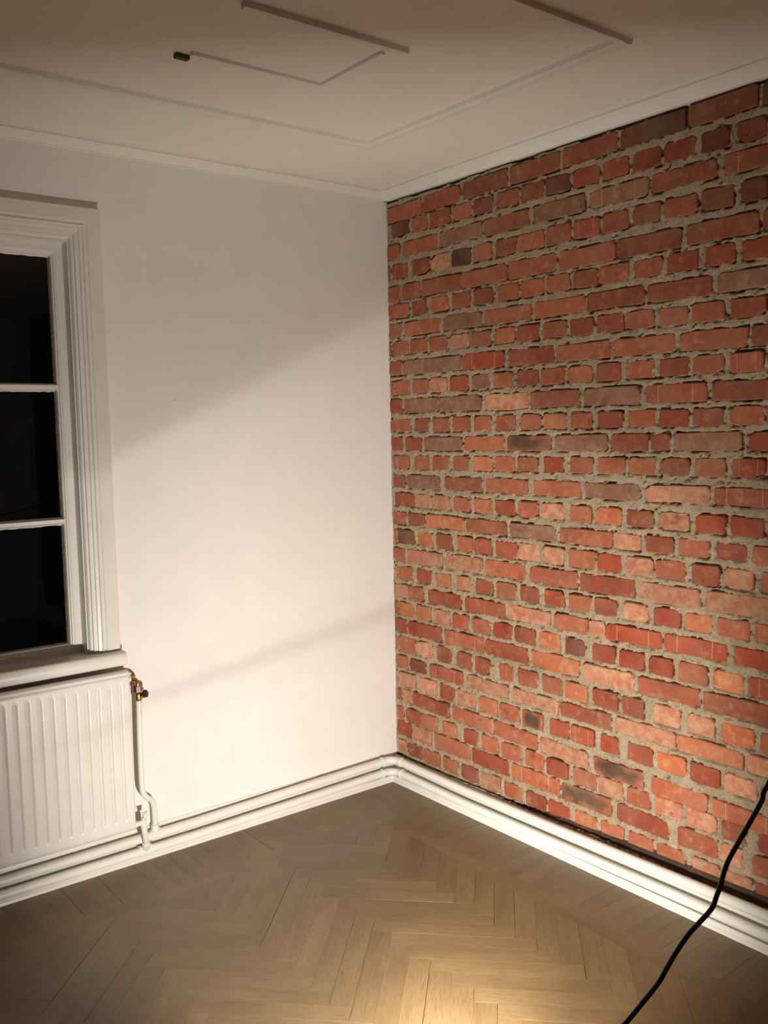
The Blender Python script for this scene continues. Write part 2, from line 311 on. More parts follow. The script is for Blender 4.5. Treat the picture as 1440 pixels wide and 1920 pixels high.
def mortar(name, ya, yb, step, blist, seed):
    ys = np.arange(ya, yb - step * .5, -step); zs = np.arange(.07, H + step, step)
    Y, Z = np.meshgrid(ys, zs, indexing='ij'); Sd = np.full(Y.shape, .05)
    for (y0, y1, zc, sl, h, c_) in blist:
        i0 = max(0, int((ya - y0 - .03) / step)); i1 = min(len(ys), int((ya - y1 + .03) / step) + 2)
        j0 = max(0, int((zc - h / 2 - .04 - .07) / step)); j1 = min(len(zs), int((zc + h / 2 + .04 - .07) / step) + 2)
        if i1 <= i0 or j1 <= j0: continue
        yy_ = Y[i0:i1, j0:j1]; zz = Z[i0:i1, j0:j1]; yc = (y0 + y1) / 2
        dx = np.abs(yy_ - yc) - (y0 - y1) / 2; dz = np.abs(zz - (zc + sl * (yy_ - yc))) - h / 2
        sd = np.where((dx > 0) & (dz > 0), np.hypot(np.maximum(dx, 0), np.maximum(dz, 0)), np.maximum(dx, dz))
        Sd[i0:i1, j0:j1] = np.minimum(Sd[i0:i1, j0:j1], sd)
    n1 = lattice(seed, .022, Y, Z) * .55 + lattice(seed + 12, .055, Y, Z) * .35 + lattice(seed + 1, .0085, Y, Z) * .45
    n2 = lattice(seed + 2, .045, Y, Z) * .5 + lattice(seed + 3, .011, Y, Z) * .5
    n3 = lattice(seed + 4, .035, Y * 1.0, Z * 2.2); n4 = lattice(seed + 5, .22, Y, Z)
    s = Sd + n1 * .0078 + .0012
    p = .0042 + n2 * .0030 + .0015 * n4                       # how far the mortar stands out of the wall plane
    t = np.clip((s + .0035) / .0045, 0, 1); p = -.014 + (p + .014) * t      # dives behind the brick faces
    crack = np.clip((n3 - .18) * 4, 0, 1) * np.clip(1 - np.abs(Sd - .0025) / .0042, 0, 1)
    p = p - crack * .020
    pit = np.clip((lattice(seed + 6, .010, Y, Z) * .5 + lattice(seed + 7, .03, Y, Z) * .5 - .50) * 6, 0, 1); p = p - pit * .012 * (Sd > 0)
    zl = np.array([zlow(v) for v in ys])[:, None] + lattice(seed + 8, .02, Y, Z) * .003
    ok = (Z >= zl) & (Z <= 2.560 + lattice(seed + 9, .05, Y, Z) * .006)  # mortar stops below the cornice; bare dark backing stands in for a shadow line
    ny, nz = Y.shape; V = np.stack([-p, Y, Z], -1).reshape(-1, 3).astype(np.float32)
    I = np.arange(ny * nz).reshape(ny, nz); q = np.stack([I[:-1, :-1], I[:-1, 1:], I[1:, 1:], I[1:, :-1]], -1)
    keep = (ok[:-1, :-1] & ok[:-1, 1:] & ok[1:, 1:] & ok[1:, :-1]) & ~((Sd[:-1, :-1] < -.010) & (Sd[1:, 1:] < -.010) & (Sd[:-1, 1:] < -.010) & (Sd[1:, :-1] < -.010))
    F = q[keep].reshape(-1, 4); used = np.zeros(ny * nz, bool); used[F.ravel()] = True
    remap = np.cumsum(used) - 1; V = V[used]; F = remap[F]
    me = bpy.data.meshes.new(name); me.vertices.add(len(V)); me.vertices.foreach_set('co', V.ravel())
    me.loops.add(F.size); me.loops.foreach_set('vertex_index', F.ravel().astype(np.int32)); me.polygons.add(len(F))
    me.polygons.foreach_set('loop_start', np.arange(0, F.size, 4, dtype=np.int32)); me.polygons.foreach_set('use_smooth', np.ones(len(F), bool))
    me.update(calc_edges=True); me.materials.append(M_mortar)
    return link(bpy.data.objects.new(name, me), wall_right)
mortar('mortar', .0, -1.96, .004, bricks + exts, 11)
mo2 = mortar('mortar', -1.955, RY0, .012, bricks + exts, 31)
def brick_geo(y0, y1, zc, sl, h, rnd):
    """irregular ten-sided brick face with a worn arris, centred on its own middle; 48 triangles"""
    L = y0 - y1; hw = L / 2; hh = h / 2; j = lambda a: rnd.uniform(-a, a); cr = lambda: rnd.uniform(.003, .015)
    big = rnd.random() < .22; bc = rnd.randrange(4)
    P = []
    for k, (sy, sz) in enumerate(((-1, -1), (1, -1), (1, 1), (-1, 1))):
        a, b_ = cr(), cr()
        if big and k == bc: a *= 2.0; b_ *= 1.6
        a = min(a, hw * .6); b_ = min(b_, hh * .6)
        p1 = (sy * hw, sz * (hh - b_)); p2 = (sy * (hw - a), sz * hh)
        P += [p1, p2] if (sy * sz) < 0 or False else [p1, p2]
    # counter-clockwise order seen from the room
    P = [(-hw, -hh + cr()), (-hw + P and -hw + cr(), -hh)] if False else None
    c = [[min(cr() * (2.0 if (big and k == bc) else 1), hw * .6), min(cr() * (1.6 if (big and k == bc) else 1), hh * .6)] for k in range(4)]
    P = [(-hw + c[0][0], -hh), (j(hw * .3), -hh + j(.0018)), (hw - c[1][0], -hh), (hw, -hh + c[1][1]), (hw, hh - c[2][1]), (hw - c[2][0], hh),
         (j(hw * .3), hh + j(.0018)), (-hw + c[3][0], hh), (-hw, hh - c[3][1]), (-hw, -hh + c[0][1])]
    P = [(a + j(.0022), b_ + j(.0022)) for a, b_ in P]; n = 10
    face = -.0062 + j(.0018); tz, ty = j(.03), j(.010)
    vs = []
    for (a, b_) in P: vs.append((.018, a, b_ + sl * a))
    for (a, b_) in P: vs.append((face + .0032, a, b_ + sl * a))
    for (a, b_) in P:
        s1 = 1 - .0032 / max(abs(a), .01) * (abs(a) > hw * .5); s2 = 1 - .0030 / max(abs(b_), .01)
        vs.append((face + tz * b_ + ty * a, a * s1, b_ * s2 + sl * a))
    fs = []
    for r_ in (0, 1):
        for k in range(n): k2 = (k + 1) % n; fs.append((r_ * n + k, (r_ + 1) * n + k, (r_ + 1) * n + k2, r_ * n + k2))
    fs.append(tuple(2 * n + k for k in range(n - 1, -1, -1)))
    return vs, fs
def area(bk):
    y0, y1, zc, sl, h, c_ = bk; a = px((0, y0, zc)); b_ = px((0, y1, zc)); a_ = px((0, y0, zc + h / 2)); a2 = px((0, y0, zc - h / 2))
    x0, x1 = max(a[0], 0), min(b_[0], 1440)
    return max(0, x1 - x0) * abs(a_[1] - a2[1])
order = sorted(range(len(bricks)), key=lambda i: -area(bricks[i])); single = set(order[:300])
rb = random.Random(21); small = {}
def add_brick(bk, one):
    y0, y1, zc, sl, h, c_ = bk; y0 = min(y0, -.001); yc = (y0 + y1) / 2
    vs, fs = brick_geo(y0, y1, zc, sl, h, rb); zmin = zlow(yc)
    if zc + h / 2 < zmin + .012: return
    if zc - h / 2 < zmin: vs = [(x, y, max(z, zlow(yc + y) - zc)) for x, y, z in vs]
    if one:
        o = mesh_obj('brick', vs, fs, BM[c_], wall_right); o.location = (0, yc, zc)
    else:
        small.setdefault(c_, MB()).add([(x, y + yc, z + zc) for x, y, z in vs], fs)
for i, bk in enumerate(bricks): add_brick(bk, i in single)
for bk in exts: add_brick(bk, False)
allb = MB(); slots = []; fm = []
for k, mb in small.items():
    allb.add(mb.v, mb.f); fm += [len(slots)] * len(mb.f); slots.append(BM[k])
sb = mesh_obj('brick_remainder', allb.v, allb.f, None, wall_right); sb['kind'] = 'stuff'
for m in slots: sb.data.materials.append(m)
for p, i in zip(sb.data.polygons, fm): p.material_index = i

# ------------------------------------------------------------------ herringbone floor
def clip_poly(P, n, d):   # keep points with n.p <= d
    out = []
    for i in range(len(P)):
        a, b_ = P[i], P[(i + 1) % len(P)]; da = a[0] * n[0] + a[1] * n[1] - d; db = b_[0] * n[0] + b_[1] * n[1] - d
        if da <= 0: out.append(a)
        if (da < 0) != (db < 0) and abs(da - db) > 1e-12:
            t = da / (da - db); out.append((a[0] + (b_[0] - a[0]) * t, a[1] + (b_[1] - a[1]) * t))
    return out
def inset(P, g):          # g: gap per edge
    n = len(P); A = sum(P[i][0] * P[(i + 1) % n][1] - P[(i + 1) % n][0] * P[i][1] for i in range(n))
    if A < 0: P = P[::-1]
    Q = P
    for i in range(n):
        a, b_ = P[i], P[(i + 1) % n]; dx, dy = b_[0] - a[0], b_[1] - a[1]; L = math.hypot(dx, dy)
        if L < 1e-5: continue
        nx, ny = dy / L, -dx / L; Q = clip_poly(Q, (nx, ny), nx * a[0] + ny * a[1] - g[i % len(g)])
    return Q
W, L = .0667, .454; U0, V0 = -1.326, -.125
fr = random.Random(5); planks = []     # polygon, angle
r2 = math.sqrt(2)
for c_ in range(-8, 9):
    for k in range(-60, 80):
        ut, vt = U0 - k * W - c_ * L, V0 - k * W + c_ * L
        for (u0, u1, v0, v1, ang) in ((ut - L, ut, vt, vt + W, PI / 4), (ut - W, ut, vt - L, vt, 3 * PI / 4)):
            Pq = [((u - v) / r2, (u + v) / r2) for u, v in ((u0, v0), (u1, v0), (u1, v1), (u0, v1))]
            cx = sum(p[0] for p in Pq) / 4; cy = sum(p[1] for p in Pq) / 4
            if cx < RX0 - .3 or cx > 0 or cy > 0 or cy < RY0 - .3: continue
            for n_, d_ in (((1, 0), -.361), ((0, 1), -.361), ((-1, 0), -RX0), ((0, -1), -RY0)): Pq = clip_poly(Pq, n_, d_) if Pq else Pq
            if len(Pq) >= 3: planks.append((Pq, ang))
# border: a strip along each wall and short boards square to the wall
y = -.361
for (a0, a1) in ((-.361, -.95), (-.95, -1.652), (-1.652, -2.36), (-2.36, -3.1), (-3.1, -3.9), (-3.9, RY0)):
    planks.append(([(-.361, a0), (-.291, a0), (-.291, a1), (-.361, a1)], PI / 2))
for (a0, a1) in ((-.361, -.98), (-.98, -1.61), (-1.61, -2.3), (-2.3, -3.0), (-3.0, -3.7), (-3.7, RX0)):
    planks.append(([(a0, -.361), (a0, -.291), (a1, -.291), (a1, -.361)], 0))
y = -.30 + .0667 * .5
k = 0
y = -.2635
y = -.291
planks.append(([(-.361, -.291), (-.291, -.291), (-.291, -.361), (-.361, -.361)], PI / 2))
while y > RY0:
    planks.append(([(-.291, y), (-.03, y), (-.03, y - W), (-.291, y - W)], 0)); y -= W
x = -.037
while x > RX0:
    planks.append(([(x, -.291), (x, -.02), (x - W, -.02), (x - W, -.291)], PI / 2)); x -= W
planks = [(p, a) for p, a in planks if len(p) >= 3]
def vis(P):
    q = [px((a, b_, 0)) for a, b_ in P]; xs = [t[0] for t in q]; ys = [t[1] for t in q]
    if max(xs) < 0 or min(xs) > 1440 or min(ys) > 1920 or max(ys) < 0: return 0
    return (min(max(xs), 1440) - max(min(xs), 0)) * (min(max(ys), 1920) - max(min(ys), 0))
order = sorted(range(len(planks)), key=lambda i: -vis(planks[i][0])); fsingle = set(i for i in order[:290] if vis(planks[i][0]) > 0)
rest = MB()
for i, (Pq, ang) in enumerate(planks):
    g = [fr.choice((.0001, .0001, .00015, .0002, .0003, .0009)) if q_ % 2 == 0 else fr.choice((.0001, .0001, .0002)) for q_ in range(6)]; Q = inset(Pq, g)
    if len(Q) < 3: continue
    zt = fr.uniform(-.00025, .00025); cx = sum(p[0] for p in Q) / len(Q); cy = sum(p[1] for p in Q) / len(Q); n = len(Q)
    if i in fsingle:
        ca, sa = math.cos(-ang), math.sin(-ang); loc = [((a - cx) * ca - (b_ - cy) * sa, (a - cx) * sa + (b_ - cy) * ca) for a, b_ in Q]
        vs = [(a, b_, -.0115) for a, b_ in loc] + [(a, b_, zt) for a, b_ in loc]
        fs = [(k, (k + 1) % n, n + (k + 1) % n, n + k) for k in range(n)] + [tuple(range(n - 1, -1, -1)), tuple(range(n, 2 * n))]
        o = mesh_obj('floor_plank', vs, fs, M_oak, floor); o.location = (cx, cy, 0); o.rotation_euler = (0, 0, ang)
    else:
        rest.add([(a, b_, -.0115) for a, b_ in Q] + [(a, b_, zt) for a, b_ in Q], [(k, (k + 1) % n, n + (k + 1) % n, n + k) for k in range(n)] + [tuple(range(n - 1, -1, -1)), tuple(range(n, 2 * n))])
o = mesh_obj('floor_plank_remainder', rest.v, rest.f, M_oak, floor); o['kind'] = 'stuff'

# ------------------------------------------------------------------ ceiling: cornice and stucco bands
prof = [(.000, 2.6), (.0700, 2.6), (.0700, 2.5945), (.0668, 2.5940), (.0668, 2.5995), (.0612, 2.5995), (.0612, 2.5915), (.050, 2.5885), (.034, 2.586), (.018, 2.578), (.007, 2.5735), (.0085, 2.5715), (.007, 2.5695), (.0, 2.5695)]
cw = MB().prism(prof, 'x', RX0, -.0, 0, 0).build('trim_1', M_ceil, smooth=True, angle=25); tag(cw, kind='structure')
profb = [(-.03, 2.6), (.0900, 2.6), (.0900, 2.5945), (.0868, 2.5940), (.0868, 2.5995), (.0812, 2.5995), (.0812, 2.5915), (.070, 2.5885), (.054, 2.586), (.036, 2.578), (.021, 2.5725), (.019, 2.5695), (-.03, 2.5695)]
cb = MB().prism(profb, 'y', RY0, 0).build('trim_2', M_ceil, smooth=True, angle=25); tag(cb, kind='structure')
def band(name, pts, wd, h, soft=.4):
    """raised stucco strip under the ceiling following pts (x,y)"""
    mb = MB(); prf = [(-wd / 2, 0), (-wd / 2 * (1 - soft * .3), -h * .75), (-wd / 2 * (1 - soft), -h), (wd / 2 * (1 - soft), -h), (wd / 2 * (1 - soft * .3), -h * .75), (wd / 2, 0)]
    P = [Vector((p[0], p[1], 0)) for p in pts]; vs = []; n = len(prf)
    for i, p in enumerate(P):
        d0 = (P[i] - P[i - 1]).normalized() if i else None; d1 = (P[i + 1] - P[i]).normalized() if i < len(P) - 1 else None
        d0 = d0 or d1; d1 = d1 or d0; nn = Vector((-d0.y, d0.x, 0)) + Vector((-d1.y, d1.x, 0)); nn = nn / max(nn.length_squared / 2, 1e-6)
        for a, b_ in prf: vs.append((p.x + nn.x * a, p.y + nn.y * a, H + b_))
    fs = [(i * n + k, i * n + (k + 1) % n, (i + 1) * n + (k + 1) % n, (i + 1) * n + k) for i in range(len(P) - 1) for k in range(n)] + [tuple(range(n)), tuple((len(P) - 1) * n + k for k in range(n))]
    mb.add(vs, fs); o = mb.build(name, M_ceil, smooth=True, angle=30); tag(o, kind='structure'); return o
band('trim_3', [(-3.4, -.548), (-.512, -.548), (-.505, -1.66)], .048, .017, .5)
band('trim_4', [(-.500, -1.650), (-1.86, -1.650)], .022, .014, .2)
band('trim_5', [(-1.385, -.925), (-.972, -.930), (-.972, -1.222)], .016, .009, .2)
band('trim_6', [(-.928, -1.268), (-1.418, -1.262)], .022, .014, .2)
t = MB().box(-1.418, -1.378, -.906, -.884, 2.588, 2.6).build('cable_clip', M_dark, bevel=.003)
tag(t, 'small dark brown clip on the ceiling at the end of a stucco strip', 'clip')

# ------------------------------------------------------------------ baseboards (back board, foot board, shoe)
B1 = .020
def base_prof(off, ztop):
    return [(off, -.012), (off + .047, -.012), (off + .047, .003), (off + .0445, .009), (off + .040, .0125), (off + .040, .024), (off + .037, .027), (off + .006, .027), (off + .006, ztop - .006), (off + .004, ztop), (off, ztop)]
o = MB().prism(base_prof(0, .112), 'x', RX0, -B1, 0, -1).build('baseboard_back', M_trim, smooth=True, angle=25); tag(o, kind='structure')
o = MB().prism(base_prof(B1, .110), 'y', RY0, 0, 0, 0).build('baseboard_right', M_trim, smooth=True, angle=25); tag(o, kind='structure')
# rough dark lath lying in the gap behind the brick-side board and the torn plaster lip on it
lr = random.Random(9); n = 260; mb = MB(); vs = []; 
for i in range(n + 1):
    yy = -i * 4.6 / n; zt = zlow(yy)
    vs += [(-.020, yy, .110 + lr.uniform(-.001, .001)), (-.004 + lr.uniform(-.002, .002), yy, .5 * (.110 + zt) - .008 + lr.uniform(-.003, .003)), (.022, yy, zt + .004), (.03, yy, .05), (-.019, yy, .05)]
fs = [(i * 5 + k, i * 5 + (k + 1) % 5, (i + 1) * 5 + (k + 1) % 5, (i + 1) * 5 + k) for i in range(n) for k in range(5)]
mb.add(vs, fs); o = mb.build('lath', M_lath_shadow, wall_right)
vs = []; m_ = 520
for i in range(m_ + 1):
    yy = -i * 4.6 / m_; a = math.sin(yy * 9) * .5 + lr.uniform(-.5, .5); pr = min(1, max(0.05, (-yy - .3) / .8)); hgt = (.006 + .005 * a) * pr
    vs += [(-.0262, yy, .1095), (-.0245 + .002 * a, yy, .1105 + hgt + .001), (-.019 + .003 * a, yy, .1100 + hgt * .8), (-.0175, yy, .107)]
fs = [(i * 4 + k, i * 4 + (k + 1) % 4, (i + 1) * 4 + (k + 1) % 4, (i + 1) * 4 + k) for i in range(m_) for k in range(4)]
MB().add(vs, fs).build('torn_plaster_edge', M_torn, wall_right)

# ------------------------------------------------------------------ window_1
win = empty('window_1', (0, 0, 0)); tag(win, kind='structure')
GX1, GX0 = -1.453, -1.905           # right casement glass
CW = .110
def casing_profile():   # (distance inward from the outer edge, protrusion)
    return [(0, 0), (0, .029), (.003, .031), (.048, .031), (.051, .027), (.058, .0275), (.0605, .031), (.064, .0315), (.0665, .027), (.077, .0255), (.0795, .0205), (.0925, .0195), (.094, .012), (.098, .012), (.1015, .012), (.1055, .006), (.1075, -.002), (.1075, -.03), (0, -.01)]
def frame_sweep(mb, x0, x1, z0, z1, prof, sides='LTR'):
    """mitred sweep round an opening; prof (inward, protrusion towards the room)"""
    n = len(prof); P = []
    corner = {'L0': (x0, z0, 1, 0), 'LT': (x0, z1, 1, -1), 'TR': (x1, z1, -1, -1), 'R0': (x1, z0, -1, 0)}
    if sides == 'LTR': seq = ['L0', 'LT', 'TR', 'R0']; closed = False
    else:
        seq = ['LT', 'TR', 'RB', 'LB']; closed = True; corner['RB'] = (x1, z0, -1, 1); corner['LB'] = (x0, z0, 1, 1)
    vs = []
    for c_ in seq:
        x, z, sx, sz = corner[c_]
        for a, p in prof: vs.append((x + sx * a, -p, z + sz * a))
    fs = []; m = len(seq)
    for i in range(m if closed else m - 1):
        i2 = (i + 1) % m
        for k in range(n): fs.append((i * n + k, i * n + (k + 1) % n, i2 * n + (k + 1) % n, i2 * n + k))
    if not closed: fs += [tuple(range(n)), tuple((m - 1) * n + k for k in range(n))]
    mb.add(vs, fs)
cs = MB(); frame_sweep(cs, -2.64, -1.3015, .802, 2.374, casing_profile()); cs.build('casing', M_trim, win)
# box lining behind the casing
ln_ = MB(); frame_sweep(ln_, -2.53, -1.409, .796, 2.261, [(0, .001), (.004, .001), (.004, -.11), (0, -.11)]); ln_.build('lining', M_trim, win)
SY = .050
def casement(x0, x1, z0, z1, glass_x0, glass_x1):
    s = empty('casement'); s.parent = win
    fr_ = MB(); st = x1 - glass_x1 - .009 if True else .03
    prof = [(0, -SY), (st * .80, -SY), (st * .86, -SY - .002), (st, -SY - .0035), (st + .003, -SY - .009), (st + .006, -SY - .010), (st + .009, -SY - .021), (st + .009, -SY - .045), (0, -SY - .045)]
    frame_sweep(fr_, x0, x1, z0, z1, prof, 'ALL'); fr_.build('sash_frame', M_trim, s)
    gz0, gz1 = z0 + st + .009, z1 - st - .009
    for za, zb in ((1.748, 1.776), (1.274, 1.302)):
        mb = MB(); y0 = SY + .004; zc = (za + zb) / 2
        pr = [(zc - .013, SY + .026), (zc - .010, SY + .012), (zc - .006, y0), (zc + .006, y0), (zc + .010, SY + .012), (zc + .013, SY + .026), (zc + .006, SY + .045), (zc - .006, SY + .045)]
        vs = [(x, yy, z) for x in (glass_x0 - .004, glass_x1 + .004) for z, yy in pr]; n = 8
        mb.add(vs, [(k, (k + 1) % n, n + (k + 1) % n, n + k) for k in range(n)] + [tuple(range(n)), tuple(range(n, 2 * n))]).build('muntin', M_trim, s, smooth=True)
    zz = [gz0, 1.288, 1.762, gz1]
    for k in range(3):
        MB().box(glass_x0 - .004, glass_x1 + .004, SY + .028, SY + .031, zz[k] - (.004 if k == 0 else 0), zz[k + 1] + (.004 if k == 2 else 0)).build('pane', M_glass, s)
    # putty beads on the side and foot of every pane
    pr = random.Random(4)
    for k in range(3):
        a = zz[k] + (0 if k == 0 else .013); b_ = zz[k + 1] - (0 if k == 2 else .013); N = 40; vs = []
        for i in range(N + 1):
            z = a + (b_ - a) * i / N; j = pr.uniform(-.0012, .0012)
            vs += [(glass_x1, SY + .0275, z), (glass_x1 - .0035 + j, SY + .0272, z), (glass_x1 + .0005, SY + .016, z)]
        fs = [(i * 3 + q_, i * 3 + (q_ + 1) % 3, (i + 1) * 3 + (q_ + 1) % 3, (i + 1) * 3 + q_) for i in range(N) for q_ in range(3)]
        MB().add(vs, fs).build('putty_bead', M_brown, s)  # side bead brown, the horizontal one trim white
        vs = []
        for i in range(N + 1):
            x = glass_x0 + (glass_x1 - glass_x0) * i / N; j = pr.uniform(-.0012, .0012); zt = b_
            vs += [(x, SY + .0275, zt + .001), (x, SY + .0272, zt - .004 + j), (x, SY + .018, zt + .001)]
        MB().add(vs, fs).build('putty_bead', M_trim, s)
    return s
s1 = casement(-1.9455, -1.410, .800, 2.258, -1.905, GX1)
s2 = casement(-2.529, -1.993, .800, 2.258, -2.486, -2.035)
MB().box(-1.993, -1.9455, .044, .10, .797, 2.258).build('mullion', M_trim, win, bevel=.004)
# sill board with a rounded nose
pr = [(-.11, .796), (-.11, .77), (.0, .757), (.058, .757), (.066, .760), (.070, .768), (.072, .785), (.070, .798), (.065, .806), (.055, .8095), (.0, .8075), (-.05, .806)]
pr = [(d, z) for d, z in pr]
sl_ = MB(); n = len(pr)
vs = [(x, -d if not (x == -2.65 and False) else 0, z) for x in (-2.65, -1.2935) for d, z in pr]
vs = [(min(max(x, -2.525), -1.4095) if -d > .001 else x, y_, z) for (x, y_, z), d in zip(vs, [d for d, z in pr] * 2)]
sl_.add(vs, [(k, (k + 1) % n, n + (k + 1) % n, n + k) for k in range(n)] + [tuple(range(n)), tuple(range(n, 2 * n))]).build('window_sill', M_trim, win, smooth=True, bevel=.004)

# ------------------------------------------------------------------ radiator
rad = empty('radiator', (-1.80, -.08, .15)); tag(rad, 'white ribbed panel radiator hung on the wall under the window', 'radiator')
def rad_part(mb, name, m, **k):
    mb.v = [(x + 1.80, y + .08, z - .15) for x, y, z in mb.v]; return mb.build(name, m, rad, **k)
def rib_panel(name, x0, x1, z0, z1, yf, thick, depth):
    """pressed steel panel: narrow rounded grooves between wide flat ribs"""
    xs = []; x = x0; nx = int(round((x1 - x0) / .0025)); xs = [x0 + (x1 - x0) * i / nx for i in range(nx + 1)]
    zs = [z0, z0 + .003, z0 + .008, z0 + .02, z0 + .032] + [z0 + .036 + i * .003 for i in range(8)] + [z0 + .066 + (z1 - z0 - .126) * i / 6 for i in range(7)] + [z1 - .057 + i * .003 for i in range(8)] + [z1 - .030] + [z1 - .024 + i * .002 for i in range(11)] + [z1 - .001, z1]
    G0 = -1.342; vs = []
    for z in zs:
        for x in xs:
            ph = ((x - G0) / .0402) % 1.0; ph = min(ph, 1 - ph) * .0402
            g = math.exp(-(ph / .0044) ** 2)
            inz = 1 / (1 + math.exp(-(z - (z0 + .044)) / .0030)) * 1 / (1 + math.exp((z - (z1 - .048)) / .0030)); ed = 1 if x < x1 - .020 else 0
            edge = max(0, (x - (x1 - .006)) / .006) ** 2 * .006; top = max(0, (z - (z1 - .008)) / .008) ** 1.5 * .010; slot = .007 * math.exp(-((z - (z1 - .0145)) / .0045) ** 2); bot = max(0, (z0 + .008 - z) / .008) ** 2 * .006
            vs.append((x, yf + g * inz * ed * depth + max(edge, top, bot) + slot, z))
    nx1 = len(xs); nz = len(zs); fs = [(j * nx1 + i, j * nx1 + i + 1, (j + 1) * nx1 + i + 1, (j + 1) * nx1 + i) for j in range(nz - 1) for i in range(nx1 - 1)]
    b0 = len(vs); per = [i for i in range(nx1)] + [j * nx1 + nx1 - 1 for j in range(1, nz)] + [(nz - 1) * nx1 + i for i in range(nx1 - 2, -1, -1)] + [j * nx1 for j in range(nz - 2, 0, -1)]
    for i in per: vs.append((vs[i][0], yf + thick, vs[i][2]))
    m = len(per)
    for k in range(m): fs.append((per[k], b0 + k, b0 + (k + 1) % m, per[(k + 1) % m]))
    fs.append(tuple(b0 + k for k in range(m))); mb = MB(); mb.add(vs, fs); return rad_part(mb, name, M_rad, smooth=True, angle=50)
rib_panel('front_panel', -2.62, -1.3035, .160, .7485, -.108, .022, .0085)
rib_panel('rear_panel', -2.62, -1.288, .140, .735, -.050, .016, .0050)
mb = MB(); mb.box(-2.60, -1.315, -.086, -.050, .700, .722); mb.box(-2.60, -1.315, -.086, -.050, .175, .195); rad_part(mb, 'water_channel', M_rad)
for bx in (-1.50, -2.40):
    mb = MB(); mb.box(bx - .015, bx + .015, -.034, .0, .20, .70); rad_part(mb, 'wall_bracket', M_rad)
mb = MB(); mb.tube([(-1.306, -.090, .7325), (-1.292, -.090, .7325)], .0045, 10); mb.tube([(-1.306, -.078, .7085), (-1.290, -.075, .7085)], .010, 14); rad_part(mb, 'inlet_stub', M_rad, smooth=True)
# brass elbow and valve at the top right end
V = empty('supply_valve'); V.parent = rad; V.matrix_parent_inverse = Matrix.Identity(4); V.location = (0, 0, 0)
def vpart(mb, name, m, par=None):
    mb.v = [(x + 1.80, y + .08, z - .15) for x, y, z in mb.v]; return mb.build(name, m, V, smooth=True, angle=45)
mb = MB(); ar = [(-1.291 + .036 * math.sin(a), -.075 + .015 * math.sin(a), .677 + .0315 * math.cos(a)) for a in [PI / 2 * i / 10 for i in range(11)]]
mb.tube([(-1.296, -.075, .7085)] + ar + [(-1.255, -.060, .668)], .0082, 14); vpart(mb, 'elbow_tube', M_brass)
mb = MB(); mb.tube([(-1.255, -.060, .673), (-1.255, -.060, .651)], .0145, 6); vpart(mb, 'union_nut', M_darkbrass)
mb = MB(); mb.tube([(-1.254, -.060, .652), (-1.254, -.060, .645), (-1.254, -.060, .628), (-1.254, -.060, .618)], [.009, .0135, .0135, .011], 14); vpart(mb, 'valve_body', M_brass)
mb = MB(); mb.tube([(-1.250, -.066, .640), (-1.238, -.082, .645)], .007, 10); mb.tube([(-1.241, -.078, .6445), (-1.240, -.080, .645), (-1.236, -.086, .6465), (-1.235, -.088, .647)], [.011, .0145, .0145, .011], 14); vpart(mb, 'hand_wheel', M_darkbrass)
mb = MB(); mb.tube([(-1.248, -.060, .631), (-1.232, -.062, .632), (-1.2315, -.062, .632), (-1.219, -.063, .631)], [.0075, .0075, .0055, .0055], 12); vpart(mb, 'spindle', M_brass)
# lower lockshield valve, painted white
mb = MB(); mb.tube([(-1.306, -.080, .165), (-1.290, -.080, .165), (-1.2895, -.080, .165), (-1.262, -.080, .165)], [.012, .012, .0095, .0095], 14)
mb.tube([(-1.265, -.080, .142), (-1.265, -.080, .150), (-1.265, -.080, .1505), (-1.265, -.080, .176), (-1.265, -.080, .1765), (-1.265, -.080, .183)], [.011, .0135, .0115, .0115, .0085, .0085], 14)
mb.tube([(-1.258, -.080, .183), (-1.258, -.080, .199)], .0085, 12); rad_part(mb, 'return_valve', M_pipe, smooth=True)
mb = MB(); mb.box(-1.2695, -1.2485, -.084, -.076, .199, .2025); rad_part(mb, 'valve_cap', M_pipe, bevel=.001)

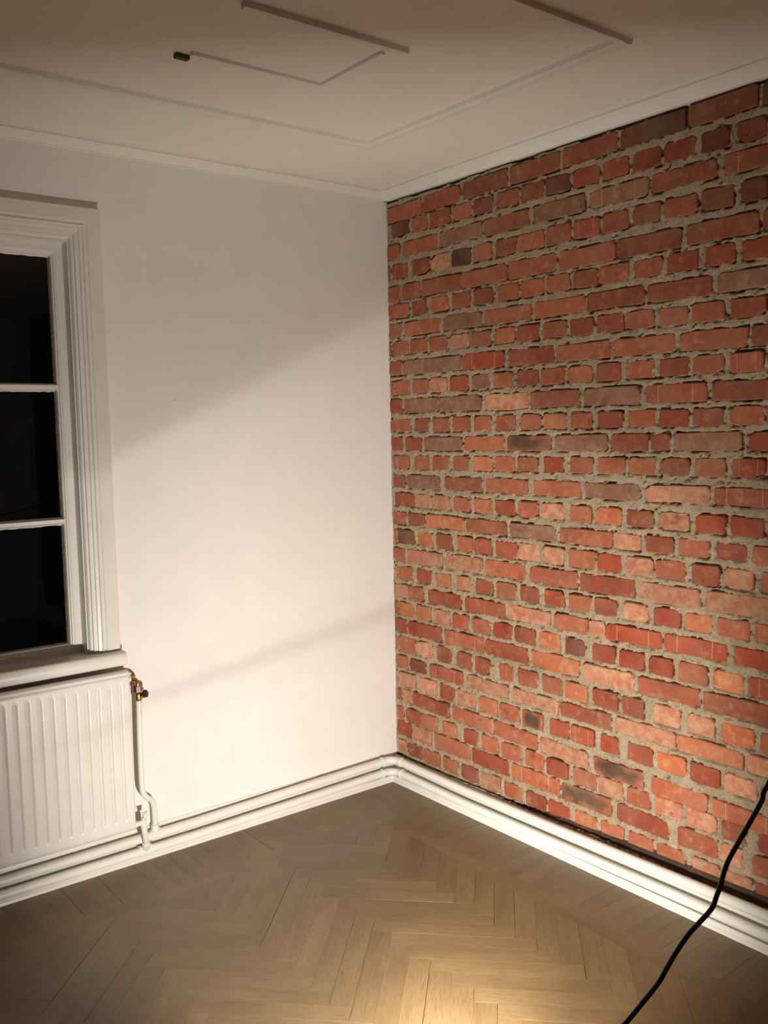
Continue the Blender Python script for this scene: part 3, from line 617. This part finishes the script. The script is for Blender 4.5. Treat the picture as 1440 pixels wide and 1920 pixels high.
# ------------------------------------------------------------------ heating pipes
def run(zw, zb, r, name, label):
    """pipe along the white wall, round the corner and along the brick wall; zw/zb: heights"""
    root = empty(name, (-.054, -.034, zw[-1][1])); tag(root, label, 'pipe'); ox, oy, oz = root.location
    def bp(mb, nm, **k):
        mb.v = [(x - ox, y - oy, z - oz) for x, y, z in mb.v]; return mb.build(nm, M_pipe, root, smooth=True, angle=50, **k)
    R_ = .048; zc = zw[-1][1]
    pts = [(x, -.034, z) for x, z in zw[:-1]] + [(-.054 - R_ - .012, -.034, zc)]
    P2 = []
    for a, b_ in zip(pts[:-1], pts[1:]):
        for k in range(5): P2.append(Vector(a).lerp(Vector(b_), k / 5))
    P2.append(Vector(pts[-1])); bp(MB().tube(P2, r, 24), 'pipe_run')
    arc = [(-.054 - R_ - .012, -.034, zc)] + [(-.054 - R_ + R_ * math.sin(t_), -.034 - R_ + R_ * math.cos(t_), zc) for t_ in [PI / 2 * i / 10 for i in range(11)]] + [(-.054, -.034 - R_ - .012, zc)]
    bp(MB().tube(arc, r * .94, 24), 'corner_elbow')
    for (a, b_) in (((-.054 - R_ - .015, -.034), (1, 0)), ((-.054, -.034 - R_ - .015), (0, 1))):
        mb = MB(); mb.tube([(a[0] - b_[0] * .004, a[1] - b_[1] * .004, zc), (a[0] - b_[0] * .003, a[1] - b_[1] * .003, zc), (a[0] + b_[0] * .003, a[1] + b_[1] * .003, zc), (a[0] + b_[0] * .004, a[1] + b_[1] * .004, zc)], [r * 1.05, r * 1.16, r * 1.16, r * 1.05], 24); bp(mb, 'collar')
    pts = [(-.054, -.034 - R_ - .012, zc)] + [(-.054, y_, z) for y_, z in zb]; P2 = []
    for a, b_ in zip(pts[:-1], pts[1:]):
        for k in range(5): P2.append(Vector(a).lerp(Vector(b_), k / 5))
    P2.append(Vector(pts[-1])); bp(MB().tube(P2, r, 24), 'pipe_run')
    return root, bp
up, ubp = run([(RX0 + .02, .078), (-1.77, .082), (-1.04, .085), (-.45, .097), (0, .101)], [(-.5, .0975), (-1.0, .1025), (-1.6, .1125), (-1.8, .115), (RY0 + .05, .130)], .0174, 'heating_pipe', 'upper white painted heating pipe running along both walls above the skirting')
lo, lbp = run([(RX0 + .02, .031), (-1.77, .0335), (-1.04, .0335), (-.45, .042), (0, .0475)], [(-.5, .042), (-1.0, .046), (-1.6, .052), (-1.8, .053), (RY0 + .05, .056)], .0174, 'heating_pipe', 'lower white painted heating pipe resting on the skirting foot board')
# riser from the upper pipe to the brass valve
zr = .0825
ubp(MB().tube(smooth_path([(-1.254, -.060, .622), (-1.2565, -.060, .50), (-1.2575, -.060, .38), (-1.2575, -.060, .305), (-1.254, -.059, .272), (-1.238, -.051, .245), (-1.213, -.039, .222), (-1.2015, -.0315, .190), (-1.2, -.030, .15), (-1.2, -.030, zr)], 6), .0105, 16), 'riser')
ubp(MB().tube([(-1.222, -.030, zr), (-1.221, -.030, zr), (-1.179, -.030, zr), (-1.178, -.030, zr)], [.0182, .0220, .0220, .0182], 24).tube([(-1.2, -.030, .098), (-1.2, -.030, .121), (-1.2, -.030, .122)], [.015, .015, .011], 16), 'tee_fitting')
lbp(MB().tube(smooth_path([(-1.265, -.080, .145), (-1.262, -.079, .125), (-1.256, -.070, .095), (-1.249, -.056, .068), (-1.245, -.045, .045)], 6), .0105, 16), 'riser')
lbp(MB().tube([(-1.270, -.030, .0335), (-1.269, -.030, .0335), (-1.219, -.030, .0335), (-1.218, -.030, .0335)], [.0182, .0220, .0220, .0182], 24).tube([(-1.2455, -.040, .045), (-1.250, -.058, .073), (-1.2502, -.0585, .074)], [.015, .014, .011], 16), 'tee_fitting')

# ------------------------------------------------------------------ nail plug in the wall
o = MB().tube([(-1.034, .002, 1.711), (-1.034, -.0015, 1.711), (-1.034, -.0022, 1.711)], [.0042, .0042, .003], 12).build('wall_plug', M_trim, smooth=True); tag(o, 'tiny plug head in the bare white wall', 'plug')

# ------------------------------------------------------------------ power cord, hanging in front of the brick wall
def back(x, y, d):
    v = (RX * ((x - 720) / FPX) + UP * (-(y - 960) / FPX) + FW); return CAM + v * d
CP = [(1520, 1380), (1440, 1472), (1429, 1500), (1410, 1535), (1390, 1570), (1367.5, 1610), (1358, 1634), (1351, 1660), (1344, 1679), (1337, 1699), (1327, 1713), (1312, 1729), (1291, 1752), (1270, 1782), (1252, 1812), (1235, 1842), (1205, 1880), (1172, 1920), (1128, 1970)]
pts = []
for i, (x, y_) in enumerate(CP): pts.append(back(x, y_, 1.50))
pre = [(-.006, -2.95, 1.30), (-.05, -2.94, 1.295), (-.35, -2.86, 1.18), (-.80, -2.72, 1.10)]
post = [(-1.60, -2.50, .55), (-1.70, -2.50, .38), (-1.84, -2.42, .24), (-1.90, -2.30, .28), (-1.83, -2.22, .42), (-1.765, -2.165, .475)]
allp = [Vector(p) for p in pre] + pts + [Vector(p) for p in post]
pp = [p for p in smooth_path(allp, 5)]
o = MB().tube(pp, .0040, 10).build('power_cord', M_black, smooth=True, angle=60); tag(o, 'black rubber power cord hanging in front of the brick wall', 'cord')
sk = empty('wall_socket', (0, -2.95, 1.30)); tag(sk, 'white wall socket on the brick wall holding the black cord', 'socket')
mb = MB(); mb.box(-.022, .02, -.045, .045, -.045, .045); mb.build('cover_plate', M_trim, sk, bevel=.004)
mb = MB(); mb.tube([(-.022, 0, 0), (-.05, .003, -.002)], .019, 16); mb.build('plug', M_black, sk, smooth=True)

# ------------------------------------------------------------------ work light on the floor (outside the frame, it lights the scene)
wl = empty('work_light', (LP.x, LP.y, 0)); tag(wl, 'halogen work light on a low floor stand pointed at the corner', 'lamp')
Rz = Matrix.Rotation(-LAZ, 4, 'Z'); Rl = Matrix.Translation(Vector((0, 0, LP.z))) @ Rz @ Matrix.Rotation(LEL, 4, 'X') @ Matrix.Rotation(LROLL, 4, 'Y')   # local +Y is the beam
D_, HV, HW, T_, HB = .090, .0540, .090, .003, .066
mb = MB()
mb.box(-HW - T_, HW + T_, -.03, D_, HV, HV + T_).box(-HW - T_, HW + T_, -.03, D_, -HB - T_, -HB).box(-HW - T_, -HW, -.03, D_, -HB, HV).box(HW, HW + T_, -.03, D_, -HB, HV).box(-HW - T_, HW + T_, -.034, -.03, -HB - T_, HV + T_)
o = mb.build('housing', M_inner, wl); o.matrix_local = Rl
for sx, tip in ((-1, .097), (1, .084)):
    mb = MB(); mb.add([(sx * HW, D_, -HB), (sx * HW, D_, HV), (sx * tip, D_ + .062, HV + .028), (sx * tip, D_ + .062, -HB - .006), (sx * (HW + .002), D_, -HB), (sx * (HW + .002), D_, HV), (sx * (tip + .002), D_ + .062, HV + .028), (sx * (tip + .002), D_ + .062, -HB - .006)],
       [(0, 1, 2, 3), (7, 6, 5, 4), (0, 4, 5, 1), (1, 5, 6, 2), (2, 6, 7, 3), (3, 7, 4, 0)])
    o = mb.build('added_beam_flap', M_inner, wl); o.matrix_local = Rl  # flaps added to narrow the light sideways
mb = MB()
for zz_, rr_ in ((.0100, .00105),): mb.tube([(-HW - .002, D_, zz_), (HW + .002, D_, zz_)], rr_, 8)
o = mb.build('wire_guard', M_steel, wl, smooth=True); o.matrix_local = Rl
mb = MB(); mb.tube([(-.13, 0, -.002), (-.13, 0, LP.z)], .008, 10).tube([(.13, 0, -.002), (.13, 0, LP.z)], .008, 10).tube([(-.13, 0, LP.z), (-.092, 0, LP.z)], .006, 8).tube([(.13, 0, LP.z), (.092, 0, LP.z)], .006, 8)
mb.tube([(-.13, -.14, .009), (-.13, .14, .009)], .009, 10).tube([(.13, -.14, .009), (.13, .14, .009)], .009, 10).tube([(-.13, -.13, .009), (.13, -.13, .009)], .009, 10)
o = mb.build('stand', M_house, wl, smooth=True); o.matrix_local = Rz
def area_light(name, sx, sy, power, yloc):
    l = bpy.data.lights.new(name, 'AREA'); l.shape = 'RECTANGLE'; l.size = sx; l.size_y = sy; l.energy = power; l.color = LCOL
    ob = bpy.data.objects.new(name, l); C.objects.link(ob); ob.parent = wl
    ob.matrix_local = Rl @ Matrix.Translation(Vector((0, yloc, 0))) @ Matrix.Rotation(PI / 2, 4, 'X'); return ob
area_light('halogen_reflector', .11, .012, P_BEAM, -.002)
area_light('halogen_tube', .11, .0028, P_FIL, 0.0)
area_light('added_wide_light', .05, .04, P_WIDE, D_ - .032)  # wide share of the light, added as its own source near the opening

sl2 = bpy.data.lights.new('added_floor_spot', 'SPOT'); sl2.energy = P_FLOOR; sl2.color = LCOL; sl2.spot_size = math.radians(44); sl2.spot_blend = 1.0; sl2.shadow_soft_size = .02  # extra spot added inside the housing to brighten a patch of floor
so = bpy.data.objects.new('added_floor_spot', sl2); C.objects.link(so); so.parent = wl; q0 = Vector((0, 0, LP.z)) + (Matrix.Rotation(-LAZ, 3, 'Z') @ Vector((0, .075, -.01)))
so.location = q0; so.rotation_euler = (Vector((-1.08, -1.56, 0)) - Vector((LP.x, LP.y, 0)) - q0).to_track_quat('-Z', 'Y').to_euler()
